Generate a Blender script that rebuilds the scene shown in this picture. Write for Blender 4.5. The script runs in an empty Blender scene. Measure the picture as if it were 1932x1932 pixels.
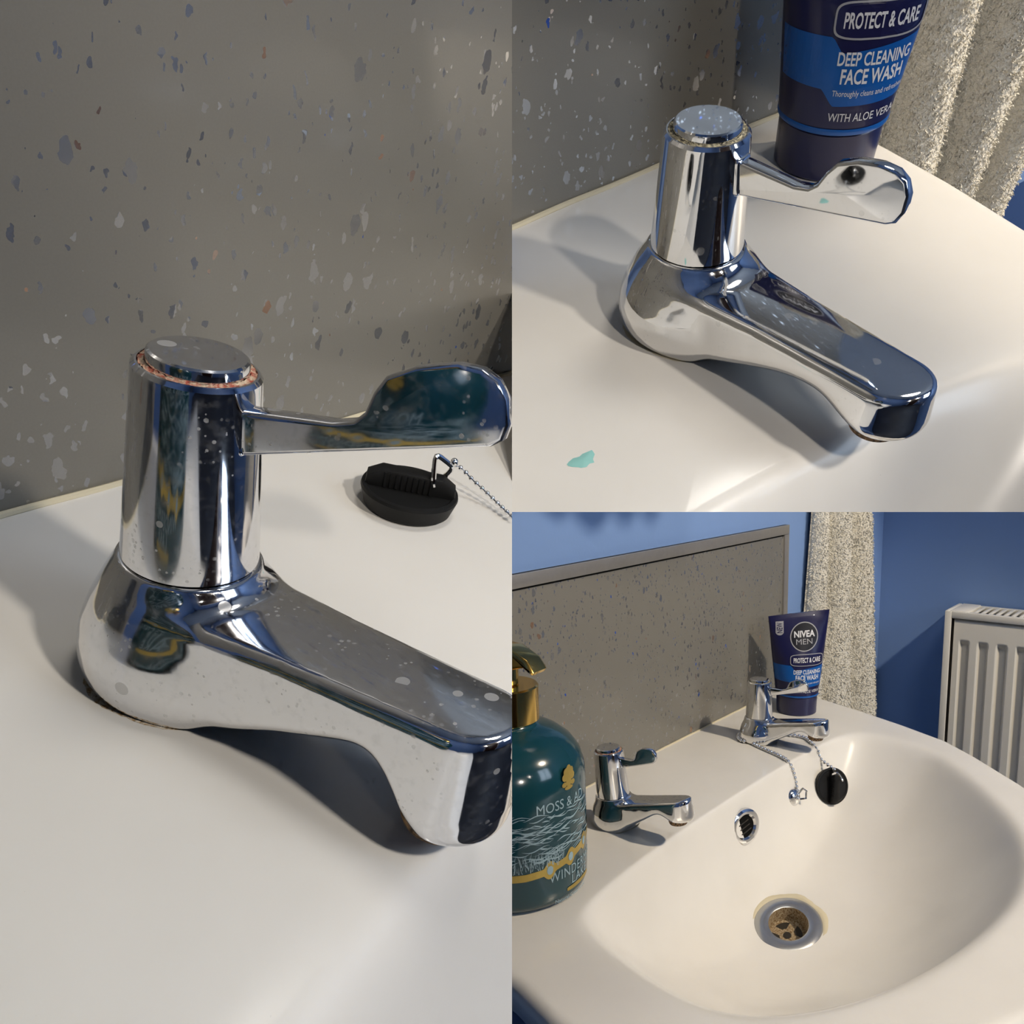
import bpy, bmesh, math, random
import numpy as np
from mathutils import Matrix, Vector, Euler

# ------------------------------------------------------------------ poses, camera, world, light
U = 0.0008                      # metres per modelling unit
F, CX, CY, W = 1550.0, 1080.0, 1130.0, 1932.0
# three views of one wash basin: L = hot tap close-up, U = cold tap close-up, R = whole basin.
POSE = {
 'L': ([[0.44361415676594995, -0.8546775486806478, 0.2696901327399081], [-0.3665413087218089, -0.44762470857524694, -0.815646730681448], [0.8178349154423121, 0.26297986244591043, -0.5118472848704085]], [-229.88023799466606, -28.246719107843017, 312.67114765169424]),
 'U': ([[0.7982230102965531, -0.6014911442639072, -0.032379456525928774], [-0.49992442390924385, -0.6315326097876026, -0.5926568426598352], [0.33602915976419295, 0.4892596101709293, -0.8048039746677236]], [-17.138600196102495, -207.62640959721463, 444.31230846253067]),
 'R': ([[0.6460858665702658, -0.7629257945442713, -0.02274390108686075], [-0.14962314612862548, -0.09737624428183445, -0.9839363704989315], [0.7484557215762523, 0.6391103966194189, -0.17706477281239152]], [-19.12176632243129, 250.92098272251565, 1014.188236245002]),
}
POSE = {k: (np.array(a), np.array(b)) for k, (a, b) in POSE.items()}
RR, TR = POSE['R']
SK = {'L': .85, 'U': 1.25, 'R': 1.0}    # views resized so the upper set does not shade the left one
def dio_matrix(k):
    R, t = POSE[k]
    A = RR.T @ R; b = RR.T @ (SK[k] * t - TR) * U
    m = Matrix.Identity(4)
    for i in range(3):
        for j in range(3): m[i][j] = A[i, j]
        m[i][3] = b[i]
    return m
MD = {k: dio_matrix(k) for k in 'LUR'}

sc = bpy.context.scene
COL = sc.collection
cam_loc = -RR.T @ TR * U
cam = bpy.data.cameras.new('camera'); camo = bpy.data.objects.new('camera', cam); COL.objects.link(camo)
m = Matrix.Identity(4)
ax = [RR.T @ np.array([1, 0, 0]), -(RR.T @ np.array([0, 1, 0])), -(RR.T @ np.array([0, 0, 1]))]
for j in range(3):
    for i in range(3): m[i][j] = ax[j][i]
for i in range(3): m[i][3] = cam_loc[i]
camo.matrix_world = m
cam.sensor_width = 36; cam.sensor_fit = 'HORIZONTAL'; cam.lens = 36 * F / W
cam.shift_x = (W / 2 - CX) / W; cam.shift_y = (CY - W / 2) / W
cam.clip_start = 0.01; cam.clip_end = 50
sc.camera = camo

world = bpy.data.worlds.new('world'); sc.world = world; world.use_nodes = True
bg = world.node_tree.nodes['Background']; bg.inputs[0].default_value = (0.55, 0.68, 1.0, 1); bg.inputs[1].default_value = 0.35

sc.view_settings.view_transform = 'Standard'; sc.view_settings.look = 'None'
sc.view_settings.gamma = 1; sc.view_settings.use_curve_mapping = False
sc.view_settings.exposure = -0.26
sc.cycles.max_bounces = 6; sc.cycles.glossy_bounces = 4; sc.cycles.diffuse_bounces = 2; sc.cycles.transmission_bounces = 2
sc.cycles.use_adaptive_sampling = True; sc.cycles.adaptive_threshold = 0.06; sc.cycles.adaptive_min_samples = 12
sc.cycles.sample_clamp_indirect = 4.0; sc.cycles.use_denoising = True
sc.cycles.caustics_reflective = False; sc.cycles.blur_glossy = 0.3

def spot(name, k, frm, to, power, col, angle, blend=0.25, size=0.03):
    """a recessed ceiling spotlight, given in the units of view k"""
    l = bpy.data.lights.new(name, 'SPOT'); o = bpy.data.objects.new(name, l); COL.objects.link(o)
    a = MD[k] @ (Vector(frm) * U * SK[k]); b = MD[k] @ (Vector(to) * U * SK[k])
    o.location = a; o.rotation_euler = (b - a).to_track_quat('-Z', 'Y').to_euler()
    l.energy = power; l.color = col; l.spot_size = math.radians(angle); l.spot_blend = blend; l.shadow_soft_size = size
    return o
WARM = (1.0, 0.85, 0.65)
spot('ceiling_spotlight', 'R', (340, -1480, 1430), (360, -180, 0), 84, WARM, 48, 0.3, 0.03)
spot('ceiling_spotlight', 'L', (-60, -989, 915), (70, -90, 70), 17, (1.0, 0.92, 0.82), 36, 0.3, 0.026)
spot('ceiling_spotlight', 'U', (-60, -960, 860), (90, -100, 20), 19, (1.0, 0.91, 0.80), 34, 0.3, 0.026)
def added_fill_light(loc, power, size):  # soft disk of fill added to raise the ambient, no known fitting
    l = bpy.data.lights.new('added_fill_light', 'AREA'); o = bpy.data.objects.new('added_fill_light', l); COL.objects.link(o)
    l.shape = 'DISK'; l.size = size; l.energy = power; l.color = (1.0, .95, .88); o.location = Vector(loc) * U
added_fill_light((-300, -1300, 2270), 9, .45)

# ------------------------------------------------------------------ helpers
def v2l(c): return tuple((x / 255 / 12.92 if x / 255 <= 0.04045 else ((x / 255 + 0.055) / 1.055) ** 2.4) for x in c)
def rgb(r, g, b): return v2l((r, g, b)) + (1,)

class NT:
    def __init__(s, name):
        s.m = bpy.data.materials.new(name); s.m.use_nodes = True; s.t = s.m.node_tree
        s.b = s.t.nodes['Principled BSDF']
    def n(s, typ, **kw):
        x = s.t.nodes.new(typ)
        for k, v in kw.items():
            if k.startswith('i_'):
                k = k[2:]; x.inputs[int(k) if k.isdigit() else k].default_value = v
            else: setattr(x, k, v)
        return x
    def l(s, a, b): s.t.links.new(a, b)
    def math(s, op, a, b=None, clamp=False):
        x = s.n('ShaderNodeMath', operation=op); x.use_clamp = clamp
        for i, v in enumerate((a, b)):
            if v is None: continue
            if isinstance(v, (int, float)): x.inputs[i].default_value = v
            else: s.l(v, x.inputs[i])
        return x.outputs[0]
    def mix(s, f, a, b):
        x = s.n('ShaderNodeMix', data_type='RGBA')
        for i, v in ((0, f), (6, a), (7, b)):
            if isinstance(v, (int, float, tuple)): x.inputs[i].default_value = v
            else: s.l(v, x.inputs[i])
        return x.outputs[2]
    def coord(s, scale=(1, 1, 1), loc=(0, 0, 0)):
        tc = s.n('ShaderNodeTexCoord'); mp = s.n('ShaderNodeMapping')
        mp.inputs['Scale'].default_value = scale; mp.inputs['Location'].default_value = loc
        s.l(tc.outputs['Object'], mp.inputs[0]); return mp.outputs[0]
    def noise(s, co, scale, detail=3, rough=.55):
        x = s.n('ShaderNodeTexNoise'); x.inputs['Scale'].default_value = scale
        x.inputs['Detail'].default_value = detail; x.inputs['Roughness'].default_value = rough
        s.l(co, x.inputs['Vector']); return x
    def ramp(s, f, p0, p1, c0=(0, 0, 0, 1), c1=(1, 1, 1, 1)):
        x = s.n('ShaderNodeValToRGB'); e = x.color_ramp.elements
        e[0].position = p0; e[1].position = p1; e[0].color = c0; e[1].color = c1
        s.l(f, x.inputs[0]); return x.outputs[0]
    def bump(s, h, strength, dist):
        x = s.n('ShaderNodeBump'); x.inputs['Strength'].default_value = strength; x.inputs['Distance'].default_value = dist
        s.l(h, x.inputs['Height']); s.l(x.outputs[0], s.b.inputs['Normal'])
    def set(s, **kw):
        names = dict(col='Base Color', rough='Roughness', metal='Metallic', spec='Specular IOR Level', coat='Coat Weight', coatr='Coat Roughness',
                     em='Emission Color', ems='Emission Strength', sheen='Sheen Weight', sub='Subsurface Weight', trans='Transmission Weight', ior='IOR')
        for k, v in kw.items():
            i = s.b.inputs[names[k]]
            if isinstance(v, (int, float, tuple)): i.default_value = v
            else: s.l(v, i)
        return s.m

def plain(name, col, rough=.4, metal=0, coat=0, spec=.5, grain=0.0, gscale=300):
    t = NT(name); co = t.coord()
    if grain:
        nz = t.noise(co, gscale)
        c2 = tuple(x * (1 - grain) for x in col[:3]) + (1,)
        t.set(col=t.mix(nz.outputs[0], col, c2))
    else:
        nz = t.noise(co, 60)
        c2 = tuple(x * .94 for x in col[:3]) + (1,)
        t.set(col=t.mix(nz.outputs[0], col, c2))
    return t.set(rough=rough, metal=metal, coat=coat, spec=spec)

def mat_chrome(name, spots=0.0, tint=(.80, .80, .80, 1), rough=.05):
    t = NT(name); co = t.coord()
    n1 = t.noise(co, 90, 4); n2 = t.noise(co, 420, 3)
    r = t.math('ADD', t.math('MULTIPLY', t.ramp(n1.outputs[0], .5, .75), .10 * spots), rough)
    # dried water spots: small pale discs and specks
    v = t.n('ShaderNodeTexVoronoi'); v.inputs['Scale'].default_value = 190; t.l(co, v.inputs['Vector'])
    sep = t.n('ShaderNodeSeparateColor'); t.l(v.outputs['Color'], sep.inputs[0])
    lim = t.math('MULTIPLY', t.math('POWER', sep.outputs[0], 9.0), .40)
    sp = t.math('LESS_THAN', v.outputs['Distance'], lim)
    v2 = t.n('ShaderNodeTexVoronoi'); v2.inputs['Scale'].default_value = 900; t.l(co, v2.inputs['Vector'])
    sep2 = t.n('ShaderNodeSeparateColor'); t.l(v2.outputs['Color'], sep2.inputs[0])
    sp2 = t.math('LESS_THAN', v2.outputs['Distance'], t.math('MULTIPLY', t.math('POWER', sep2.outputs[1], 4.0), .5))
    sp2 = t.math('MULTIPLY', sp2, t.ramp(n1.outputs[0], .48, .62))
    film = t.ramp(n2.outputs[0], .52, .80)
    dirt = t.math('MULTIPLY', t.math('MAXIMUM', t.math('MAXIMUM', t.math('MULTIPLY', sp, .55), t.math('MULTIPLY', sp2, .45)), t.math('MULTIPLY', film, .12)), spots, True)
    t.set(col=t.mix(dirt, tint, (.55, .54, .52, 1)))
    t.set(rough=t.math('ADD', r, t.math('MULTIPLY', dirt, .38)), metal=t.math('SUBTRACT', 1.0, t.math('MULTIPLY', dirt, .7)))
    return t.m

def mat_ceramic():
    t = NT('glazed_white_ceramic'); co = t.coord()
    n = t.noise(co, 14, 4); n2 = t.noise(co, 700, 2)
    c = t.mix(t.ramp(n.outputs[0], .35, .7), (.795, .77, .72, 1), (.76, .735, .685, 1))
    speck = t.ramp(n2.outputs[0], .78, .83)
    c = t.mix(t.math('MULTIPLY', speck, .35), c, (.30, .30, .31, 1))
    return t.set(col=c, rough=.26, spec=.45, coat=.06, coatr=.05)

def mat_stone():
    """grey splashback sheet with mirror-like flakes set in it"""
    t = NT('grey_sparkle_sheet'); co = t.coord()
    warp = t.noise(co, 260, 2)
    vm = t.n('ShaderNodeVectorMath', operation='MULTIPLY_ADD'); t.l(warp.outputs['Color'], vm.inputs[0])
    vm.inputs[1].default_value = (.0045, .0045, .0045); t.l(co, vm.inputs[2])
    mp = t.n('ShaderNodeMapping'); mp.inputs['Scale'].default_value = (1, 0.0, .62); mp.inputs['Rotation'].default_value = (0, math.radians(24), 0)
    t.l(vm.outputs[0], mp.inputs[0])
    masks = []; cols = []
    for sc_, pw, k, loc in ((195, 5.0, .50, 0.0), (420, 4.0, .5, 3.7)):
        v = t.n('ShaderNodeTexVoronoi'); v.inputs['Scale'].default_value = sc_
        t.l(mp.outputs[0], v.inputs['Vector'])
        sep = t.n('ShaderNodeSeparateColor'); t.l(v.outputs['Color'], sep.inputs[0])
        lim = t.math('MULTIPLY', t.math('POWER', sep.outputs[0], pw), k)
        masks.append(t.math('LESS_THAN', v.outputs['Distance'], lim)); cols.append((v, sep))
    mask = t.math('MAXIMUM', masks[0], masks[1])
    n = t.noise(co, 1500, 2); n3 = t.noise(co, 8, 3)
    base = t.mix(n.outputs[0], (.165, .155, .132, 1), (.190, .180, .155, 1))
    hue = t.ramp(cols[0][1].outputs[1], .965, .99, (.32, .32, .32, 1), (.42, .26, .18, 1))
    hue = t.mix(t.math('GREATER_THAN', cols[0][1].outputs[2], .985), hue, (.10, .22, .75, 1))
    t.set(col=t.mix(mask, base, hue), metal=t.math('MULTIPLY', mask, .75), rough=t.math('ADD', .34, t.math('MULTIPLY', mask, -.12)), spec=.5, coat=.25, coatr=.12)
    # every flake lies at its own slight tilt
    sub = t.n('ShaderNodeVectorMath', operation='SUBTRACT'); t.l(cols[0][0].outputs['Color'], sub.inputs[0]); sub.inputs[1].default_value = (.5, .5, .5)
    scl = t.n('ShaderNodeVectorMath', operation='SCALE'); t.l(sub.outputs[0], scl.inputs[0]); t.l(t.math('MULTIPLY', mask, .28), scl.inputs['Scale'])
    geo = t.n('ShaderNodeNewGeometry'); add = t.n('ShaderNodeVectorMath', operation='ADD'); t.l(geo.outputs['Normal'], add.inputs[0]); t.l(scl.outputs[0], add.inputs[1])
    nn = t.n('ShaderNodeVectorMath', operation='NORMALIZE'); t.l(add.outputs[0], nn.inputs[0]); t.l(nn.outputs[0], t.b.inputs['Normal'])
    return t.m

def mat_paint(name, col):
    t = NT(name); co = t.coord(); n = t.noise(co, 160, 4); n2 = t.noise(co, 3, 2)
    c2 = tuple(x * .92 for x in col[:3]) + (1,)
    t.set(col=t.mix(n2.outputs[0], col, c2), rough=.5, spec=.35); t.bump(n.outputs[0], .12, .001); return t.m

def mat_towel():
    t = NT('cream_terry_cotton'); co = t.coord(); n = t.noise(co, 420, 4); n2 = t.noise(co, 25, 2)
    c = t.mix(n.outputs[0], (.88, .81, .65, 1), (.98, .95, .86, 1))
    t.set(col=c, rough=.95, spec=.1, sheen=.4); t.bump(n.outputs[0], 1.0, .004); return t.m

def mat_grime(name, c0, c1):
    t = NT(name); co = t.coord(); n = t.noise(co, 700, 4)
    t.set(col=t.mix(t.ramp(n.outputs[0], .40, .60), c0, c1), rough=.8); t.bump(n.outputs[0], .8, .001); return t.m

def mat_soap():
    t = NT('teal_soap_plastic'); co = t.coord(); n = t.noise(co, 12, 3)
    c = t.mix(n.outputs[0], (.004, .036, .050, 1), (.010, .056, .070, 1))
    return t.set(col=c, rough=.16, spec=.5, coat=.4, coatr=.08)

M = {}
M['chrome'] = mat_chrome('polished_chrome', .25)
M['chrome_worn'] = mat_chrome('water_spotted_chrome', 1.0, (.74, .74, .75, 1), .07)
M['chrome_small'] = mat_chrome('chrome_trim', .15)
M['ceramic'] = mat_ceramic(); M['stone'] = mat_stone()
M['blue'] = mat_paint('blue_wall_paint', (.20, .32, .59, 1))
M['white_paint'] = mat_paint('white_ceiling_paint', (.75, .73, .70, 1))
M['floor'] = plain('dark_floor_vinyl', (.05, .055, .07, 1), .5, grain=.3, gscale=40)
M['towel'] = mat_towel()
M['trim'] = plain('brushed_aluminium_trim', (.36, .34, .31, 1), .38, .55, grain=.15, gscale=200)
M['sealant'] = plain('yellowed_sealant', (.66, .59, .42, 1), .6, grain=.12, gscale=40)
M['steel'] = plain('dull_steel', (.46, .46, .45, 1), .26, .75, grain=.1)
M['red_grime'] = mat_grime('rusty_red_grime', (.36, .07, .04, 1), (.60, .47, .33, 1))
M['pale_grime'] = mat_grime('yellow_limescale', (.10, .09, .07, 1), (.56, .50, .33, 1))
M['rust_stain'] = mat_grime('thin_rust_stain', (.42, .28, .14, 1), (.70, .63, .52, 1))
M['rust'] = mat_grime('brown_limescale', (.05, .03, .015, 1), (.42, .25, .12, 1))
M['rubber'] = plain('black_rubber', (.006, .006, .006, 1), .55, spec=.25, grain=.3)
M['black'] = plain('dark_hollow', (.006, .006, .005, 1), .9, spec=.1)
M['soap'] = mat_soap()
M['gold'] = plain('gold_metal', (.80, .52, .14, 1), .14, 1, grain=.08)
M['gold_foil'] = plain('gold_foil_print', (.62, .45, .12, 1), .35, .75, grain=.2)
M['print_pale'] = plain('pale_blue_print', (.30, .42, .47, 1), .5, grain=.1)
M['navy'] = plain('navy_plastic', (.010, .010, .062, 1), .30, coat=.2, grain=.15)
M['azure'] = plain('azure_print', (.004, .095, .38, 1), .32, grain=.06)
M['ink_black'] = plain('black_print', (.004, .004, .010, 1), .35)
M['print_white'] = plain('white_print', (.74, .74, .76, 1), .45)
M['print_grey'] = plain('silver_print', (.38, .38, .40, 1), .45)
M['radiator'] = plain('white_radiator_enamel', (.80, .77, .70, 1), .32, grain=.06, gscale=20)
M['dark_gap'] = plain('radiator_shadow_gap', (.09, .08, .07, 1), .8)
M['paste'] = plain('turquoise_toothpaste', (.30, .62, .58, 1), .35)
M['brown'] = plain('dark_brown_door', (.075, .028, .014, 1), .35, grain=.4, gscale=25)
M['strainer'] = mat_grime('stained_brass', (.20, .12, .05, 1), (.42, .34, .22, 1))
M['slime'] = plain('dark_pipe', (.02, .015, .008, 1), .6)
def mat_window():
    t = NT('bright_daylight_pane'); co = t.coord(); n = t.noise(co, 2)
    return t.set(col=(.8, .85, .9, 1), em=t.mix(n.outputs[0], (.62, .78, 1, 1), (.72, .84, 1, 1)), ems=6.5, rough=.3)
M['window'] = mat_window()

# clipping planes: each picture ends where the next begins
def plane_world(nc):
    n = RR.T @ np.array(nc, float); n /= np.linalg.norm(n); return Vector(n)
PU = plane_world((F, 0, -(W / 2 - CX)))      # positive: right of the middle
PV = plane_world((0, F, -(W / 2 - CY)))      # positive: below the middle
PW = plane_world((F, 0, -(2015 - CX)))         # a little past the right border
CLIP = {'L': [(-1, PU)], 'U': [(1, PU), (-1, PV), (-1, PW)], 'R': []}
CAMV = Vector(cam_loc)

def mesh_from(verts, faces, name, mats, smooth=True, angle=35, mw=None, clip=None, fm=None, u=U):
    me = bpy.data.meshes.new(name)
    me.from_pydata([tuple(float(c) * u for c in v) for v in verts], [], [tuple(int(i) for i in f) for f in faces])
    for mt in (mats if isinstance(mats, (list, tuple)) else [mats]): me.materials.append(M[mt] if isinstance(mt, str) else mt)
    if fm is not None: me.polygons.foreach_set('material_index', fm)
    bm = bmesh.new(); bm.from_mesh(me)
    bmesh.ops.recalc_face_normals(bm, faces=bm.faces) if clip is not None or True else None
    if clip:
        inv = mw.inverted()
        for sgn, n in clip:
            co = inv @ CAMV; no = (inv.to_3x3() @ (n * sgn)).normalized()
            closed = all(e.is_manifold for e in bm.edges) if bm.edges else False
            if not bm.verts: break
            ds = [(v.co - co).dot(no) for v in bm.verts]
            if min(ds) >= 0: continue
            r = bmesh.ops.bisect_plane(bm, geom=bm.verts[:] + bm.edges[:] + bm.faces[:], plane_co=co, plane_no=no, clear_inner=True, dist=1e-7)
            if closed:
                ed = [e for e in r['geom_cut'] if isinstance(e, bmesh.types.BMEdge) and e.is_boundary]
                try: bmesh.ops.holes_fill(bm, edges=ed, sides=0)
                except Exception: pass
    nv = len(bm.verts); bm.to_mesh(me); bm.free()
    if nv == 0: return None
    if smooth:
        me.shade_smooth(); me.set_sharp_from_angle(angle=math.radians(angle))
    return me

class Thing:
    """an Empty at the thing's base, parent of its parts; parts are modelled in units in the thing's own frame"""
    def __init__(s, name, k, base=(0, 0, 0), rot=None, label=None, cat=None, group=None, kind=None):
        s.k = k; s.mw = MD[k] @ Matrix.Translation(Vector(base) * U * SK[k])
        if rot is not None: s.mw = s.mw @ rot.to_4x4()
        o = bpy.data.objects.new(name, None); COL.objects.link(o); o.empty_display_size = .02
        o.matrix_world = s.mw; s.o = o
        if label: o['label'] = label
        if cat: o['category'] = cat
        if group: o['group'] = group
        if kind: o['kind'] = kind
    def part(s, name, geo, mat, parent=None, label=None, kind=None, smooth=True, angle=35, fm=None):
        v, f = geo
        me = mesh_from(v, f, name, mat, smooth, angle, s.mw, CLIP[s.k], fm, U * SK[s.k])
        if me is None: return None
        o = bpy.data.objects.new(name, me); COL.objects.link(o)
        o.parent = parent or s.o
        if label: o['label'] = label
        if kind: o['kind'] = kind
        return o

def single(name, k, geo, mat, base=(0, 0, 0), rot=None, label=None, cat=None, group=None, kind=None, smooth=True, angle=35, fm=None):
    mw = MD[k] @ Matrix.Translation(Vector(base) * U * SK[k])
    if rot is not None: mw = mw @ rot.to_4x4()
    me = mesh_from(geo[0], geo[1], name, mat, smooth, angle, mw, CLIP[k], fm, U * SK[k])
    o = bpy.data.objects.new(name, me); COL.objects.link(o); o.matrix_world = mw
    if label: o['label'] = label
    if cat: o['category'] = cat
    if group: o['group'] = group
    if kind: o['kind'] = kind
    return o

# --- geometry makers, all return (verts, faces)
def box(x0, x1, y0, y1, z0, z1):
    v = [(x0, y0, z0), (x1, y0, z0), (x1, y1, z0), (x0, y1, z0), (x0, y0, z1), (x1, y0, z1), (x1, y1, z1), (x0, y1, z1)]
    return v, [(0, 3, 2, 1), (4, 5, 6, 7), (0, 1, 5, 4), (1, 2, 6, 5), (2, 3, 7, 6), (3, 0, 4, 7)]
def rbox(x0, x1, y0, y1, z0, z1, b, seg=2):
    bm = bmesh.new(); vs = [bm.verts.new(p) for p in box(x0, x1, y0, y1, z0, z1)[0]]
    for f in box(0, 1, 0, 1, 0, 1)[1]: bm.faces.new([vs[i] for i in f])
    bmesh.ops.bevel(bm, geom=bm.edges[:], offset=b, segments=seg, profile=.5, affect='EDGES')
    bm.verts.index_update()
    r = [tuple(v.co) for v in bm.verts], [[v.index for v in f.verts] for f in bm.faces]; bm.free(); return r
def join(*gs):
    V = []; Fc = []
    for v, f in gs:
        n = len(V); V += list(v); Fc += [tuple(i + n for i in q) for q in f]
    return V, Fc
def lathe(prof, n=64, closed=False):
    """prof: list of (r, z); r=0 ends become poles; closed=True joins last ring to first"""
    V = []; Fc = []; rings = []
    for r, z in prof:
        if r <= 1e-6: V.append((0, 0, z)); rings.append([len(V) - 1])
        else:
            s = len(V)
            for i in range(n): a = 2 * math.pi * i / n; V.append((r * math.cos(a), r * math.sin(a), z))
            rings.append(list(range(s, s + n)))
    seq = list(zip(rings, rings[1:])) + ([(rings[-1], rings[0])] if closed else [])
    for A, B in seq:
        for i in range(n):
            j = (i + 1) % n
            if len(A) == 1 and len(B) == 1: continue
            if len(A) == 1: Fc.append((A[0], B[i], B[j]))
            elif len(B) == 1: Fc.append((A[i], B[0], A[j]))
            else: Fc.append((A[i], B[i], B[j], A[j]))
    return V, Fc
def xf(geo, mat):
    return [tuple(mat @ Vector(p)) for p in geo[0]], geo[1]
def sphere(c, r, n=10, m_=6):
    V, Fc = lathe([(0, -r)] + [(r * math.cos(a), r * math.sin(a)) for a in np.linspace(-math.pi / 2, math.pi / 2, m_ + 1)[1:-1]] + [(0, r)], n)
    return [(x + c[0], y + c[1], z + c[2]) for x, y, z in V], Fc
def tube(path, r, n=8, closed=False):
    P = [Vector(p) for p in path]; V = []; Fc = []; N = len(P); up = None
    for i, p in enumerate(P):
        a = P[(i - 1) % N] if (closed or i > 0) else p; b = P[(i + 1) % N] if (closed or i < N - 1) else p
        t = (b - a).normalized()
        if up is None: up = t.orthogonal().normalized()
        up = (up - t * up.dot(t)).normalized(); q = t.cross(up)
        for j in range(n):
            an = 2 * math.pi * j / n; V.append(tuple(p + (up * math.cos(an) + q * math.sin(an)) * r))
    for i in range(N if closed else N - 1):
        for j in range(n):
            k = (j + 1) % n; i2 = (i + 1) % N
            Fc.append((i * n + j, i2 * n + j, i2 * n + k, i * n + k))
    if not closed:
        Fc.append(tuple(range(n - 1, -1, -1))); Fc.append(tuple((N - 1) * n + j for j in range(n)))
    return V, Fc
def gridmesh(P):
    """P: (a,b,3) array -> quads"""
    a, b = P.shape[:2]; V = P.reshape(-1, 3).tolist(); Fc = []
    for i in range(a - 1):
        for j in range(b - 1): Fc.append((i * b + j, (i + 1) * b + j, (i + 1) * b + j + 1, i * b + j + 1))
    return V, Fc
def prism(poly, y0, y1, bevel=0, seg=2):
    """polygon in (x,z) extruded along y, bevelled"""
    bm = bmesh.new(); vs = [bm.verts.new((x, y0, z)) for x, z in poly]
    f = bm.faces.new(vs); r = bmesh.ops.extrude_face_region(bm, geom=[f])
    bmesh.ops.translate(bm, verts=[e for e in r['geom'] if isinstance(e, bmesh.types.BMVert)], vec=(0, y1 - y0, 0))
    bmesh.ops.recalc_face_normals(bm, faces=bm.faces)
    if bevel:
        ed = [e for e in bm.edges if abs(e.verts[0].co.y - e.verts[1].co.y) < 1e-6]
        bmesh.ops.bevel(bm, geom=ed, offset=bevel, segments=seg, profile=.5, affect='EDGES')
    bm.verts.index_update()
    g = [tuple(v.co) for v in bm.verts], [[v.index for v in q.verts] for q in bm.faces]; bm.free(); return g
def smooth_closed(pts, it=3):
    P = np.array(pts, float)
    for _ in range(it):
        Q = np.roll(P, -1, 0); P = np.stack([.75 * P + .25 * Q, .25 * P + .75 * Q], 1).reshape(-1, 2)
    return P
def smooth_interp(x, xs, ys):
    t = np.linspace(xs[0], xs[-1], 600); y = np.interp(t, xs, ys); k = np.hanning(75); k /= k.sum()
    y = np.convolve(np.pad(y, 37, mode='reflect', reflect_type='odd'), k, 'valid'); return np.interp(x, t, y)

def surface_nets(f, lo, hi, step):
    n = [int(math.ceil((hi[i] - lo[i]) / step)) + 1 for i in range(3)]
    ax_ = [lo[i] + np.arange(n[i]) * step for i in range(3)]
    X, Y, Z = np.meshgrid(*ax_, indexing='ij'); D = f(X, Y, Z); S = D < 0
    cn = (n[0] - 1, n[1] - 1, n[2] - 1)
    acc = np.zeros(cn + (3,)); cnt = np.zeros(cn)
    off = [(i, j, k) for i in (0, 1) for j in (0, 1) for k in (0, 1)]
    def sub(A, o): return A[o[0]:o[0] + cn[0], o[1]:o[1] + cn[1], o[2]:o[2] + cn[2]]
    for a in off:
        for d in range(3):
            if a[d]: continue
            b = list(a); b[d] = 1; b = tuple(b)
            sa, sb = sub(S, a), sub(S, b); mk = sa != sb
            da, db = sub(D, a), sub(D, b); t = np.where(mk, da / np.where(mk, da - db, 1), 0)
            for c in range(3):
                acc[..., c] += np.where(mk, a[c] + (t if c == d else 0), 0)
            cnt += mk
    act = cnt > 0; idx = -np.ones(cn, int); idx[act] = np.arange(act.sum())
    I = np.argwhere(act); V = (I + acc[act] / cnt[act][:, None]) * step + np.array(lo)
    Fc = []
    for d in range(3):
        u, v = (d + 1) % 3, (d + 2) % 3
        s0 = [slice(None)] * 3; s1 = [slice(None)] * 3; s0[d] = slice(0, -1); s1[d] = slice(1, None)
        E_ = np.argwhere(S[tuple(s0)] != S[tuple(s1)])
        ok = (E_[:, u] > 0) & (E_[:, v] > 0) & (E_[:, u] < cn[u]) & (E_[:, v] < cn[v]); E_ = E_[ok]
        q = []
        for du, dv in ((-1, -1), (0, -1), (0, 0), (-1, 0)):
            c = E_.copy(); c[:, u] += du; c[:, v] += dv; q.append(idx[c[:, 0], c[:, 1], c[:, 2]])
        q = np.stack(q, 1); fl = S[E_[:, 0], E_[:, 1], E_[:, 2]]
        q[~fl] = q[~fl][:, ::-1]; Fc.append(q)
    for _ in range(3):                          # pull the vertices onto the surface
        h = .05; p = V.T; d0 = f(*p)
        g = np.stack([(f(p[0] + h, p[1], p[2]) - f(p[0] - h, p[1], p[2])), (f(p[0], p[1] + h, p[2]) - f(p[0], p[1] - h, p[2])), (f(p[0], p[1], p[2] + h) - f(p[0], p[1], p[2] - h))], 1) / (2 * h)
        st = g * (d0 / np.maximum((g ** 2).sum(1), 1e-3))[:, None]
        ln = np.linalg.norm(st, axis=1, keepdims=True); st *= np.minimum(1, .5 * step / np.maximum(ln, 1e-9)); V = V - st
    return V.tolist(), np.concatenate(Fc).tolist()

def smax(a, b, k): h = np.maximum(k - np.abs(a - b), 0) / k; return np.maximum(a, b) + h * h * k * .25
def smin(a, b, k): return -smax(-a, -b, k)

# pixel rays of a view, for measuring where things stand on the basin or the walls
def ray(k, u, v):
    R, t = POSE[k]; return -R.T @ t, R.T @ np.array([(u - CX) / F, (v - CY) / F, 1.0])
def un(k, u, v, axis, val):
    o, d = ray(k, u, v); return o + d * (val - o[axis]) / d[axis]

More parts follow.
